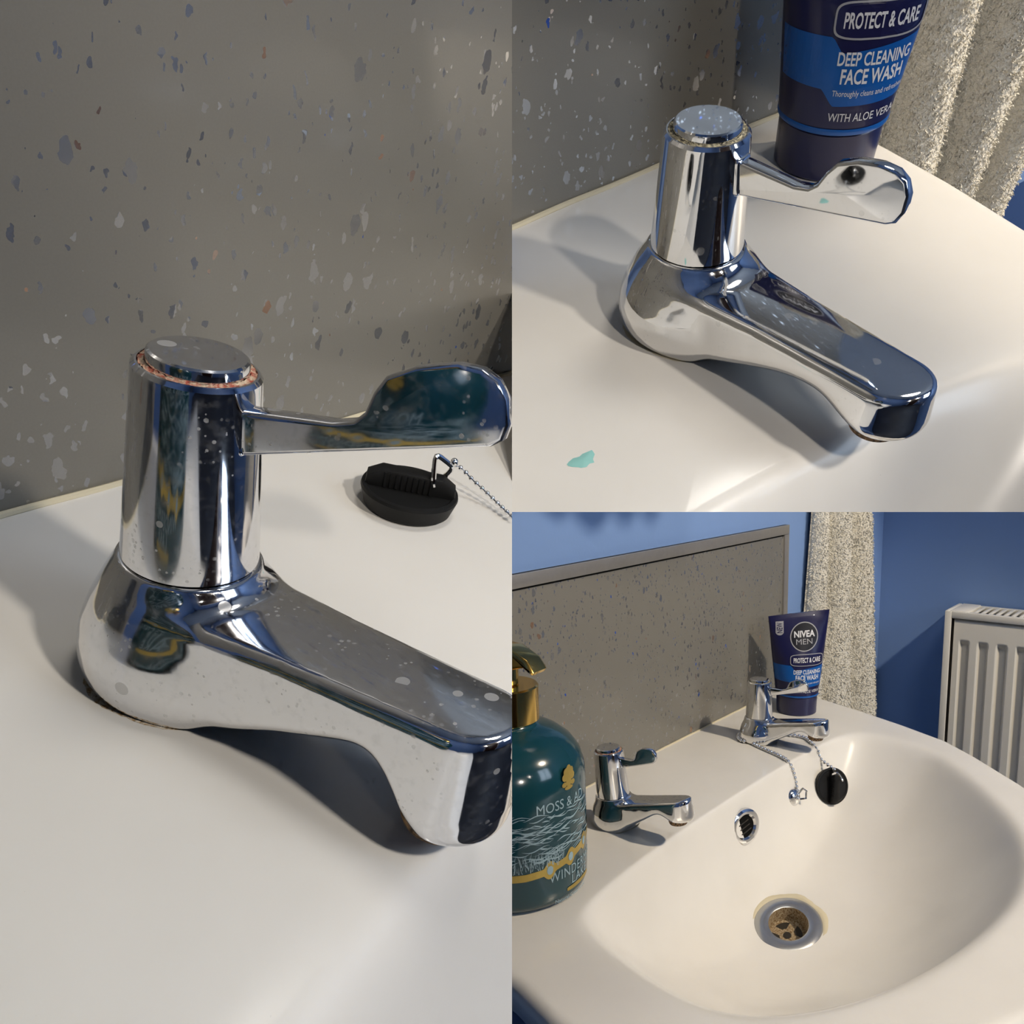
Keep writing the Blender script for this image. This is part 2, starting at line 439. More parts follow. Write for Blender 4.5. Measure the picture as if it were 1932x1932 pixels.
# lettering: outlines of the built-in font as flat triangles, height 1 = capital
_font_cache = {}
def text_geo(body, bold=0.0, space=1.0):
    key = (body, bold, space)
    if key in _font_cache: return _font_cache[key]
    c = bpy.data.curves.new('lettering', 'FONT'); c.body = body; c.size = 1.0 / .69; c.offset = bold; c.align_x = 'CENTER'
    c.fill_mode = 'FRONT'; c.resolution_u = 3; c.space_character = space
    o = bpy.data.objects.new('lettering', c); COL.objects.link(o)
    bpy.context.view_layer.update()
    me = bpy.data.meshes.new_from_object(o.evaluated_get(bpy.context.evaluated_depsgraph_get()))
    bm = bmesh.new(); bm.from_mesh(me); bmesh.ops.triangulate(bm, faces=bm.faces)
    bm.verts.index_update()
    g = [(v.co.x, v.co.y) for v in bm.verts], [[v.index for v in f.verts] for f in bm.faces]
    bm.free(); bpy.data.meshes.remove(me); bpy.data.objects.remove(o); bpy.data.curves.remove(c)
    _font_cache[key] = g; return g
def text_on(surf, body, x, z, h, wid=None, bold=0.0, rotq=0, space=1.0):
    P, Fc = text_geo(body, bold, space)
    sx = h
    if wid:
        w0 = max(p[0] for p in P) - min(p[0] for p in P); sx = wid / w0
    V = []
    for a, b in P:
        a2, b2 = a * sx, (b - .5) * h
        if rotq: a2, b2 = -b2, a2
        V.append(surf(x + a2, z + b2))
    return V, Fc
def patch_on(surf, xs, zlo, zhi, nz=8):
    G = np.array([[surf(x, a + (b - a) * j / nz) for j in range(nz + 1)] for x, a, b in zip(xs, zlo, zhi)])
    return gridmesh(G)
def ring_on(surf, x, z, rx, rz, w, n=48, power=2.0):
    V = []; Fc = []
    for i in range(n):
        a = 2 * math.pi * i / n; c, s = math.cos(a), math.sin(a)
        c = math.copysign(abs(c) ** (2 / power), c); s = math.copysign(abs(s) ** (2 / power), s)
        V.append(surf(x + c * rx, z + s * rz)); V.append(surf(x + c * (rx - w), z + s * (rz - w)))
    for i in range(n):
        j = (i + 1) % n; Fc.append((2 * i, 2 * j, 2 * j + 1, 2 * i + 1))
    return V, Fc
def disc_on(surf, x, z, rx, rz, n=40, rings=5, power=2.0):
    V = [surf(x, z)]; Fc = []
    for q in range(1, rings + 1):
        for i in range(n):
            a = 2 * math.pi * i / n; c, s = math.cos(a), math.sin(a)
            c = math.copysign(abs(c) ** (2 / power), c); s = math.copysign(abs(s) ** (2 / power), s)
            V.append(surf(x + c * rx * q / rings, z + s * rz * q / rings))
    for i in range(n): Fc.append((0, 1 + i, 1 + (i + 1) % n))
    for q in range(1, rings):
        for i in range(n):
            a = 1 + (q - 1) * n; b = 1 + q * n; j = (i + 1) % n
            Fc.append((a + i, b + i, b + j, a + j))
    return V, Fc

# ------------------------------------------------------------------ wash basin
class Basin:
    INNER = [(-150, -176), (-60, -168), (60, -164), (232, -166), (400, -176), (452, -188), (470, -225), (455, -300), (410, -350), (347, -403), (252, -465), (130, -492), (0, -478), (-120, -438), (-196, -382), (-217, -327), (-206, -256), (-185, -192)]
    OUTER = [(-278, 40), (-281, -60), (-286, -200), (-303, -262), (-308, -320), (-280, -400), (-200, -480), (-60, -545), (130, -572), (290, -530), (402, -433), (470, -360), (510, -310), (545, -233), (575, -154), (600, -77), (612, 40)]
    def __init__(s, ky=1.0, dx=0.0, outer=None, depth=135, drain=(129, -248), tilt=(0, 0), k=5.0):
        s.ky, s.dx, s.D, s.k = ky, dx, depth, k; s.c = np.array(drain, float); s.rd = 30; s.tilt = tilt
        s.inn = smooth_closed(s.INNER, 3); o = np.array(outer or s.OUTER, float)
        s.outp = smooth_closed(np.repeat(o, 2, 0), 3)
        s.th = np.linspace(0, 2 * math.pi, 361)
        s.ri = s.polar(s.inn); s.ro = s.polar(s.outp)
        kk = np.hanning(9); kk /= kk.sum()
        s.ri[:-1] = np.convolve(np.pad(s.ri[:-1], 4, mode='wrap'), kk, 'valid'); s.ri[-1] = s.ri[0]
    def polar(s, P):
        P = P - s.c; Q = np.roll(P, -1, 0); r = np.zeros(361)
        for i, t in enumerate(s.th):
            d = np.array([math.cos(t), math.sin(t)]); e = Q - P
            den = d[0] * e[:, 1] - d[1] * e[:, 0]; den = np.where(abs(den) < 1e-9, 1e-9, den)
            tt = (P[:, 0] * e[:, 1] - P[:, 1] * e[:, 0]) / den; ss = (P[:, 0] * d[1] - P[:, 1] * d[0]) / den
            ok = (tt > 0) & (ss >= -1e-6) & (ss <= 1 + 1e-6); r[i] = tt[ok].max() if ok.any() else 100
        return r
    def zr(s, th, r):
        ri = np.interp(th % (2 * math.pi), s.th, s.ri)
        q = np.maximum((r - s.rd) / (ri - s.rd), 0)
        raw = -s.D * (1 - q ** 2.3); kk = s.k
        z = -kk * np.logaddexp(0, -raw / kk)
        w = np.clip(1 - q, 0, 1) ** 1.5
        x, y = r * np.cos(th), r * np.sin(th)
        return z + (s.tilt[0] * x + s.tilt[1] * y) * w
    def z(s, x, y):
        X = x - s.dx - s.c[0]; Y = y / s.ky - s.c[1]
        return float(s.zr(np.array(math.atan2(Y, X)), np.array(math.hypot(X, Y))))
    def normal(s, x, y, h=1.5):
        return Vector((-(s.z(x + h, y) - s.z(x - h, y)) / (2 * h), -(s.z(x, y + h) - s.z(x, y - h)) / (2 * h), 1)).normalized()
    def hit(s, k, u, v):
        o, d = ray(k, u, v); t = (10 - o[2]) / d[2]; dt = .5 / np.linalg.norm(d)
        p = o + d * t
        for _ in range(4000):
            p = o + d * t
            if p[2] < s.z(p[0], p[1]): break
            t += dt
        return p
    def geo(s, nth=288, hole=True):
        rings = []
        th = np.arange(nth) * 2 * math.pi / nth
        ri = np.interp(th, s.th, s.ri); ro = np.interp(th, s.th, s.ro)
        fr = list(np.linspace(0, .75, 26)) + list(np.linspace(.75, 1.12, 26))[1:]
        for q in fr:
            r = s.rd + (ri - s.rd) * q; rings.append((r, s.zr(th, r)))
        rin = s.rd + (ri - s.rd) * 1.12; lip = 13
        for q in np.linspace(0, 1, 14)[1:]:
            r = rin + (np.maximum(ro - lip, rin + 1) - rin) * q; rings.append((r, s.zr(th, r)))
        r0, z0 = rings[-1]
        for a in np.linspace(0, math.pi / 2, 8)[1:]:
            rings.append((r0 + (ro - r0) * math.sin(a), z0 - lip * (1 - math.cos(a))))
        for fr_, dz in ((.99, -30), (.93, -48), (.80, -90), (.55, -150), (.30, -185)):
            rings.append((ro * fr_, z0 * 0 + dz))
        V = []; Fc = []
        for r, z in rings:
            for i in range(nth):
                V.append((s.c[0] + s.dx + r[i] * math.cos(th[i]), min((s.c[1] + r[i] * math.sin(th[i])) * s.ky, -.5), z[i]))
        for a in range(len(rings) - 1):
            for i in range(nth):
                j = (i + 1) % nth; Fc.append((a * nth + i, (a + 1) * nth + i, (a + 1) * nth + j, a * nth + j))
        n = len(rings) - 1
        Fc.append(tuple(n * nth + i for i in range(nth)))
        if not hole: Fc.append(tuple(range(nth - 1, -1, -1)))
        return V, Fc

BAS = {'R': Basin(tilt=(.16, .12)), 'L': Basin(ky=1.40, k=15.0), 'U': Basin(ky=1.31, dx=-348, k=15.0,
       outer=[(-278, 40), (-281, -60), (-286, -200), (-303, -262), (-308, -320), (-280, -400), (-200, -480), (-60, -545), (130, -572), (290, -530), (402, -433), (465, -345), (500, -270), (525, -190), (538, -127), (547, -88), (553, -44), (556, 40)])}

def make_basin(k, label):
    t = Thing('wash_basin', k, label=label, cat='basin')
    t.part('bowl', BAS[k].geo(), 'ceramic', angle=60)
    return t
make_basin('L', 'white ceramic basin rim under the big close-up tap in the left picture')
make_basin('U', 'white ceramic basin corner under the clean tap in the upper right picture')
basinR = make_basin('R', 'whole white oval wash basin with two taps in the lower right picture')

# drain and overflow are fitted into the basin
def rot_to(n, spin=0):
    q = Vector((0, 0, 1)).rotation_difference(Vector(n)); return (q.to_matrix() @ Matrix.Rotation(spin, 3, 'Z')).to_4x4()
bR = BAS['R']
dc = bR.c; dn = Vector((-.23, -.17, 1)).normalized(); dz = -bR.D + 1
mt = Matrix.Translation((dc[0], dc[1], dz)) @ rot_to(dn)
SC = Matrix.Diagonal((1.16, 1.0, 1, 1))
dr = basinR.part('drain', xf(lathe([(22.5, 2.6), (24, 3.4), (31, 3.2), (37, 1.6), (39, -.5), (38, -4), (22, -9)], 72, False), mt @ SC), 'steel', label='round chrome drain flange')
basinR.part('drain_well', xf(lathe([(22.5, 2.7), (22, -2), (21.5, -16), (21, -17), (6, -17)], 64), mt @ SC), 'strainer', parent=dr)
st = []
for i in range(4):
    a0 = math.radians(20 + 90 * i); a1 = math.radians(80 + 90 * i); pts = []
    for a in np.linspace(a0, a1, 6): pts.append((17.5 * math.cos(a), 17.5 * math.sin(a)))
    for a in np.linspace(a1 - .25, a0 + .25, 4): pts.append((9 * math.cos(a), 9 * math.sin(a)))
    st.append(([(x, y, -16.6) for x, y in pts], [tuple(range(len(pts)))]))
st.append(([(4.6 * math.cos(a), 4.6 * math.sin(a), -16.6) for a in np.linspace(0, 2 * math.pi, 20, endpoint=False)], [tuple(range(20))]))
for g in st: basinR.part('strainer_hole', xf(g, mt @ SC), 'slime', parent=dr, smooth=False)
basinR.part('strainer_cross', xf(lathe([(0, -17.2), (21, -17.2)], 40), mt @ SC), 'strainer', parent=dr)
V_ = []
rng = random.Random(4)
lim = lathe([(38, -.6), (40, .6), (43, .3), (46, -1.5)], 60)
basinR.part('limescale_ring', xf(([(x * (1 + .03 * math.sin(7 * math.atan2(y, x)) + rng.uniform(-.012, .012)), y * (1 + rng.uniform(-.012, .012)), z) for x, y, z in lim[0]], lim[1]), mt @ SC), M['sealant'], label='pale yellow limescale around the drain')
po = bR.hit('R', 1403, 1559); no = bR.normal(po[0], po[1]) ; no = (no + Vector((-.45, -.75, .1))).normalized()
mo = Matrix.Translation(Vector(po) + no * 1.5) @ rot_to(no)
ov = basinR.part('overflow_ring', xf(lathe([(13.5, 1), (15.5, 3.4), (18.5, 3.8), (21.5, 2.2), (22.5, -2), (21, -5), (13.5, -3)], 56, True), mo @ Matrix.Diagonal((1.12, 1.0, 1, 1))), 'chrome_small', label='chrome overflow ring')
basinR.part('overflow_hole', xf(lathe([(0, .3), (14.2, .3)], 40), mo @ Matrix.Diagonal((1.12, 1, 1, 1))), 'black', parent=ov)
for i in range(3):
    basinR.part('overflow_slat', xf(rbox(-9, 9, -7.5 + 6 * i, -6 + 6 * i, .2, 1.2, .4), mo), 'slime', parent=ov)

# ------------------------------------------------------------------ taps
def make_tap(k, base, p, label, chrome, grime, group=None, spoutdir=-90, tilt=0):
    """lever tap: spout along local x"""
    H, Hb, rt, rb, rbase, reach, ztip, zaer, rc, hc = [p[n] for n in ('H', 'Hb', 'rt', 'rb', 'rbase', 'reach', 'ztip', 'zaer', 'rc', 'hc')]
    t = Thing('basin_tap', k, base, Matrix.Rotation(math.radians(tilt), 3, Vector((-.763, -.646, 0))) @ Matrix.Rotation(math.radians(spoutdir), 3, 'Z'), label, 'tap', group)
    zs = np.array([0, .06, .16, .30, .45, .62, .80, 1.0, 1.2]) * Hb
    rs = np.array([.93, .975, 1.0, 1.0, .965, .89, .78, rb / rbase + .015, rb / rbase - .02]) * rbase
    w0, w1 = .70 * rbase, p.get('wt', 15.5)
    top0 = .82 * Hb
    xs = np.array([-50, 10] + [q[0] * reach for q in p['bot']] + [.985 * reach, 1.3 * reach])
    bs = np.array([0, 0] + [q[1] for q in p['bot']] + [zaer, zaer])
    def f(x, y, z):
        rho = np.sqrt((x * .97) ** 2 + y ** 2)
        bell = (rho - smooth_interp(z, zs, rs)) * .85
        bell = smax(bell, z - Hb, 1.2); bell = smax(bell, -z, 1.5)
        top = top0 + (ztip - top0) * np.clip(x / reach, 0, 1.2)
        bot = smooth_interp(np.clip(x, -50, xs[-1]), xs, bs)
        w = np.interp(x, [0, .5 * reach, reach], [w0, .5 * (w0 + w1) - 1.5, w1]) + np.clip(top - z, -5, 30) * .10
        dx_ = np.maximum(x - reach, 0) * w1 / 16.0
        lat = np.sqrt(dx_ ** 2 + y ** 2) - w
        sp = smax(smax(lat, z - top + y * y * .006, 3.6), (bot - z) * .9, 6.0)
        sp = np.maximum(sp, -x)
        return smin(bell, sp, 6.5)
    body = surface_nets(f, (-rbase - 4, -rbase - 4, -3), (reach + 20, rbase + 4, max(Hb, ztip) + 4), p.get('step', 1.1))
    t.part('tap_body', body, chrome, angle=70)
    # handle column
    t.part('handle_column', lathe([(0, Hb + .2), (rb - .6, Hb + .2), (rb, Hb + .9), (rb - .1, Hb + 3), (rt + .15, H - 2.5), (rt, H - 1.2), (rt - 1.0, H - .1), (rt - 1.6, H), (rc + 2.0, H - .2), (rc + 1.7, H - 1.8), (0, H - 2)], 96), chrome, angle=30)
    cp = t.part('handle_cap', lathe([(0, H + hc + .25), (rc * .6, H + hc + .2), (rc - .9, H + hc), (rc - .2, H + hc - .5), (rc, H + hc - 1.2), (rc, H - 1.9)], 80), chrome, angle=30)
    n = 120; V = []; Fc = []; rr = random.Random(int(reach))
    for i in range(n):
        a = 2 * math.pi * i / n
        for j, (r, z) in enumerate(((rc - .05, H - 1.6), (rc + .1, H + .15), (rc + .9, H - .25), (rc + 1.7, H - .1), (rc + 2.1, H - 1.6))):
            r += rr.uniform(-.18, .18); z += rr.uniform(-.3, .3); V.append((r * math.cos(a), r * math.sin(a), z))
    for i in range(n):
        j2 = (i + 1) % n
        for j in range(4): Fc.append((i * 5 + j, j2 * 5 + j, j2 * 5 + j + 1, i * 5 + j + 1))
    t.part('grime_ring', (V, Fc), grime[0], parent=cp, label=grime[1])
    # lever: flat bar ending in a raised paddle, inclined upwards
    L = p['L']; g = L / 90.0; hh = p.get('lh', 1.0)
    out = [(rt * .55, 0), (L - 5, 0), (L - 1.5, 1.2), (L + .8, 5), (L + 1.2, 11), (L - .5, 15.5), (L - 4, 18.6), (L - 10, 20.3), (L - 19 * g, 20.4), (L - 27 * g, 18.6), (L - 31 * g, 15.0), (L - 34.5 * g, 10.2), (L - 38 * g, 8.2), (L - 44 * g, 8.0), (rt * 1.0 + 4, 12.6), (rt * .55, 13.2)]
    out = [(x, z * hh) for x, z in out]
    lv = prism(out, -3.2, 3.2, 1.2, 3)
    def shape(pnt):
        x, y, z = pnt; q = min(max((x - rt) / (L - rt), 0), 1)
        return (x, y * (1.15 - .45 * q) + p.get('curl', 2.5) * max(0, q - .55) ** 2 * 4, z)
    lv = ([shape(q) for q in lv[0]], lv[1])
    mL = Matrix.Translation((0, 0, p['zl'])) @ Matrix.Rotation(math.radians(p['lphi']), 4, 'Z') @ Matrix.Rotation(math.radians(-p['alpha']), 4, 'Y')
    lvo = t.part('lever', xf(lv, mL), chrome, angle=32)
    boss = rbox(rt * .7, rt + 3.2, -4.6, 4.6, -.2 * hh, 13.9 * hh, 1.6, 3)
    t.part('lever_boss', xf(boss, mL), chrome, parent=lvo, angle=40)
    # dried stain creeping out from under the foot
    V = []; Fc = []; n = 90; rr = random.Random(7)
    for i in range(n + 1):
        a = math.radians(-150 + 240 * i / n); wdt = p.get('stain', 2.0) * (.35 + .65 * abs(math.sin(3.1 * a + 1)) ) * math.sin(math.pi * i / n) ** .5 + rr.uniform(0, .5)
        for r in (.9 * rbase, rbase * .93 + wdt): V.append((r * math.cos(a), r * math.sin(a), .12))
    for i in range(n): Fc.append((2 * i, 2 * i + 1, 2 * i + 3, 2 * i + 2))
    t.part('foot_stain', (V, Fc), p.get('stain_mat', 'sealant'), label='brownish stain round the tap foot')
    # outlet
    a = Matrix.Translation((reach - 1.0, 0, 0))
    ar = p.get('ra', 11.5)
    t.part('aerator', xf(lathe([(0, zaer - 2), (ar - 3.2, zaer - 2.4), (ar - 3, zaer - 5.6), (ar - .8, zaer - 5.4), (ar, zaer - 3.5), (ar, zaer + 4)], 48), a), 'rust', label='outlet ring crusted with brown limescale')
    return t

TAPL = dict(stain=2.2, stain_mat='rust_stain', H=107.3, Hb=45.5, rt=17, rb=20.1, rbase=32, reach=107.0, ztip=50.0, zaer=10.0, rc=13.4, hc=3.6, bot=[(.22, 1), (.36, 8), (.5, 16), (.64, 23), (.78, 30), (.85, 28.5), (.92, 20)], L=100, zl=80, lphi=9, alpha=23, step=1.05, wt=15.5, lh=1.05, ra=12.5)
TAPU = dict(H=84.5, Hb=37.6, rt=17, rb=20.1, rbase=33, reach=109, ztip=35, zaer=14.5, rc=13.5, hc=3.2, bot=[(.18, 1), (.3, 5), (.45, 11), (.65, 19), (.79, 21.5), (.87, 20), (.93, 16.5)], L=85, zl=63, lphi=12, alpha=7, step=1.05, wt=15.5, ra=11)
TAPR = dict(H=89.3, Hb=35.6, rt=17, rb=19.3, rbase=28, reach=89, ztip=48, zaer=25, rc=13.6, hc=3.6, bot=[(.2, 1), (.35, 8), (.6, 21), (.76, 30), (.86, 30.5), (.93, 27)], L=64, zl=66, lphi=6, alpha=14, step=1.6, wt=14, lh=.9, ra=10.5)
make_tap('L', (0, -113.9, 0), TAPL, 'large water-spotted chrome lever tap with red grime round its cap, in the left picture', 'chrome_worn', ('red_grime', 'rust red grime around the cap'))
make_tap('U', (0, -120.0, 0), TAPU, 'shiny chrome lever tap in front of the face wash tube, upper right picture', 'chrome', ('pale_grime', 'yellowish limescale around the cap'))
make_tap('R', (0, -91.8, 0), TAPR, 'small chrome tap beside the teal soap bottle in the lower right picture', 'chrome', ('red_grime', 'rust red grime around the cap'), 'pair of taps on the whole basin', tilt=5)
make_tap('R', (347.6, -91.8, 0), dict(TAPR, L=74), 'small chrome tap with bead chain round its foot in the lower right picture', 'chrome', ('pale_grime', 'yellowish limescale around the cap'), 'pair of taps on the whole basin')

# ------------------------------------------------------------------ walls, splashbacks, room shell
def wallbox(name, k, b, mat):
    return single(name, k, box(*b), mat, kind='structure', smooth=False)
wallbox('wall_back', 'R', (-1900, 1096, 6, 90, -1050, 2300), 'blue')
wallbox('wall_right', 'R', (1096, 1180, -2700, 90, -1050, 2300), 'blue')
wallbox('wall_left', 'R', (-1990, -1900, -2700, 90, -1050, 2300), 'blue')
wallbox('wall_front', 'R', (-1990, 1180, -2790, -2700, -1050, 2300), 'blue')
wallbox('floor', 'R', (-1990, 1180, -2790, 90, -1130, -1050), 'floor')
wallbox('ceiling', 'R', (-1990, 1180, -2790, 90, 2300, 2380), 'white_paint')
d1 = Thing('door_1', 'R', (-1000, -2700, -1050), kind='structure')
d1.part('door_leaf', box(-450, 450, 0, 30, 0, 2500), 'brown', smooth=False)
d1.part('door_frame', join(box(-540, -450, 0, 45, 0, 2580), box(450, 540, 0, 45, 0, 2580), box(-540, 540, 0, 45, 2500, 2590)), 'white_paint', smooth=False)
w1 = Thing('window_1', 'R', (350, -2700, 550), kind='structure')
w1.part('pane', box(-400, 400, 0, 8, 0, 1100), 'window', smooth=False)
w1.part('window_frame', join(box(-470, -400, 0, 50, -70, 1170), box(400, 470, 0, 50, -70, 1170), box(-400, 400, 0, 50, -70, 0), box(-400, 400, 0, 50, 1100, 1170), box(-25, 25, 0, 40, 0, 1100)), 'white_paint', smooth=False)

def splash(k, x0, x1, z1, label, trim=True):
    t = Thing('splashback_panel', k, (x0, 0, 0), label=label, cat='splashback')
    t.part('sheet', box(0, x1 - x0, 0, 5.5, -2, z1), 'stone', smooth=False)
    if trim:
        def rail(x, xx, z, zz): return join(rbox(x, xx, -3.5, 5.5, z, zz, 1.0))
        t.part('top_trim', rail(0, x1 - x0, z1 - 16, z1), 'trim', label='brushed metal edge trim')
        t.part('side_trim', rail(x1 - x0 - 16, x1 - x0, -2, z1 - 16.2), 'trim', label='brushed metal edge trim')
        t.part('trim_gap', box(0, x1 - x0 - 16, -.6, .3, z1 - 18.5, z1 - 16), 'black', smooth=False)
    return t
splash('L', -260, 640, 420, 'large grey sparkle splashback sheet filling the top of the left picture', False)
splash('U', -160, 330, 520, 'grey speckled splashback sheet behind the tap in the upper right picture', False)  # extended unseen above and to the right, to give the chrome grey reflections
splash('R', -760, 619, 292, 'low grey speckled splashback with metal trim behind the whole basin')
wallbox('wall_back', 'U', (-160, 600, 6, 20, -162, 560), 'blue')
for k, x0, x1 in (('L', -255, 420), ('U', -160, 205), ('R', -270, 610)):
    V = []; Fc = []; N = 160; rr = random.Random(3)
    o = tube([(x, -.9 + .3 * math.sin(x * .09), .2 + .25 * math.sin(x * .05 + 1)) for x in np.linspace(x0, x1, N)], 1.7, 8)
    single('trim_%d' % ('LUR'.index(k) + 1), k, o, 'sealant', kind='structure')

# ------------------------------------------------------------------ plug, chain
def make_plug(k, base, rot, label, r=24):
    t = Thing('sink_plug', k, base, rot, label, 'plug')
    t.part('plug_disc', lathe([(0, 0), (r * .86, 0), (r * .9, .8), (r, r * .36), (r * .985, r * .42), (r * .9, r * .43), (r * .86, r * .40), (0, r * .40)], 64), 'rubber', angle=30)
    g = prism([(-r * .93, r * .36), (r * .93, r * .36), (r * .90, r * .60), (r * .62, r * .78), (-r * .62, r * .78), (-r * .9, r * .62)], -r * .19, r * .19, r * .05, 2)
    gr = t.part('grip_bar', g, 'rubber', angle=30)
    for i in range(9):
        x = (-.55 + i * .115) * r
        t.part('grip_rib', box(x, x + r * .05, -r * .22, r * .22, r * .42, r * .74), 'rubber', parent=gr, smooth=False)
    pts = []
    for a, b, n in (((-.02, -.26, .60), (-.10, 0, 1.28), 6), ((-.10, 0, 1.28), (.34, .16, .98), 6), ((.34, .16, .98), (.16, .30, .60), 5), ((.16, .30, .60), (-.02, -.26, .60), 5)):
        for q in np.linspace(0, 1, n, endpoint=False): pts.append(tuple((np.array(a) * (1 - q) + np.array(b) * q + np.array([.45, 0, 0])) * r))
    P = np.array(pts)
    for _ in range(2): P = (np.roll(P, 1, 0) + 2 * P + np.roll(P, -1, 0)) / 4
    t.part('wire_ring', tube(P.tolist(), r * .055, 8, True), 'chrome_small', label='bent chrome wire ring')
    return t
def resample(P, step):
    P = np.array(P, float); d = np.r_[0, np.cumsum(np.linalg.norm(np.diff(P, axis=0), axis=1))]
    q = np.arange(0, d[-1], step); return np.stack([np.interp(q, d, P[:, i]) for i in range(3)], 1)
def spline(P, n=10):
    P = [np.array(p, float) for p in P]; P = [2 * P[0] - P[1]] + P + [2 * P[-1] - P[-2]]; o = []
    for a, b, c, d in zip(P, P[1:], P[2:], P[3:]):
        for t in np.linspace(0, 1, n, endpoint=False):
            o.append(.5 * (2 * b + (c - a) * t + (2 * a - 5 * b + 4 * c - d) * t * t + (3 * b - a - 3 * c + d) * t ** 3))
    o.append(P[-2]); return o

# left picture: plug lying on the rim, chain going off to the right
pl = un('L', 768, 955, 2, 0)
rotp = Matrix.Rotation(math.radians(-56), 3, 'Z')
make_plug('L', (pl[0], pl[1], .6), rotp, 'black rubber plug lying on the rim behind the large tap, left picture', 24.5)
cb = Thing('ball_chain', 'L', (pl[0], pl[1], 0), None, 'chrome ball chain running off from the black plug in the left picture', 'chain')
def loc(p): return (p[0] - pl[0], p[1] - pl[1], p[2])
cpath = [loc(un('L', u, v, 2, z)) for u, v, z in ((858, 878, 17), (872, 885, 15), (890, 904, 11), (912, 924, 8), (934, 945, 5.5), (956, 966, 4), (985, 992, 3), (1020, 1020, 3))]
beads = resample(spline(cpath), 4.0)
me_b = None
for b in beads:
    o = cb.part('bead', sphere(b, 1.45, 14, 10), 'chrome_small', angle=80)
cb.part('link_wire', tube([tuple(b) for b in beads], .42, 6), 'chrome_small')
cl = sphere(beads[0] + np.array([-1, 0, 2.2]), 2.2, 14, 10)
cb.part('end_clasp', cl, 'chrome_small')

# lower right picture
sp = bR.hit('R', 1497, 1505); sn = (bR.normal(sp[0], sp[1]) + Vector((-.35, -.6, 0))).normalized()
pp = bR.hit('R', 1560, 1481); pn = (bR.normal(pp[0], pp[1]) + Vector((-.75, -.75, .0))).normalized()
yv = Vector((.35, .2, 1)); xax = (yv - pn * yv.dot(pn)).normalized(); yax = pn.cross(xax)
rp = Matrix((xax, yax, pn)).transposed()
pbase = Vector(pp) + pn * 3
make_plug('R', pbase, rp, 'small black plug hanging on its chain inside the whole basin', 26)
ch = Thing('ball_chain', 'R', (347.6, -91.8, 0), None, 'bead chain looped round the tap foot with plug, lower right picture', 'chain')
def onb(u, v, lift=2.6):
    p = bR.hit('R', u, v); return np.array([p[0] - 347.6, p[1] + 91.8, p[2] + lift])
A = [np.array([sp[0] - 347.6, sp[1] + 91.8, sp[2]]) + np.array(sn) * 8]
A += [onb(u, v) for u, v in ((1502, 1484), (1499, 1468), (1493, 1450), (1485, 1438), (1474, 1431), (1450, 1420), (1428, 1410), (1412, 1402))]
ang0 = math.atan2(A[-1][1], A[-1][0]); ang0 -= 2 * math.pi if ang0 > 0 else 0; rf = 30.0
A2 = [np.array([rf * math.cos(a), rf * math.sin(a), 3]) for a in np.linspace(ang0 - .15, -.25 - 2 * math.pi, 14)]
Bp = [onb(u, v) for u, v in ((1512, 1393), (1530, 1404), (1543, 1420), (1549, 1436))]
pt = np.array(pbase + xax * 22 + pn * 17); Bp.append(np.array([pt[0] - 347.6, pt[1] + 91.8, pt[2]]))
path = spline(A + A2 + Bp, 8); beads = resample(path, 6.3)
ch.part('beads', join(*[sphere(b, 2.75, 8, 6) for b in beads]), 'chrome_small', kind='stuff', label='many small steel beads')
ch.part('link_wire', tube([tuple(b) for b in beads], .7, 5), 'chrome_small')
ms = Matrix.Translation(Vector((sp[0] - 347.6, sp[1] + 91.8, sp[2]))) @ rot_to(sn)
sy = ch.part('chain_stay', xf(lathe([(0, 6), (5, 5.6), (9, 4), (11.5, 1.5), (12, -1)], 32), ms), 'chrome_small', label='domed chrome chain stay')
ch.part('stay_clip', xf(tube([(6, 4, 5), (13, 8, 9), (17, 2, 10), (13, -7, 9), (6, -5, 5)], 1.7, 8), ms), 'chrome_small', parent=sy)

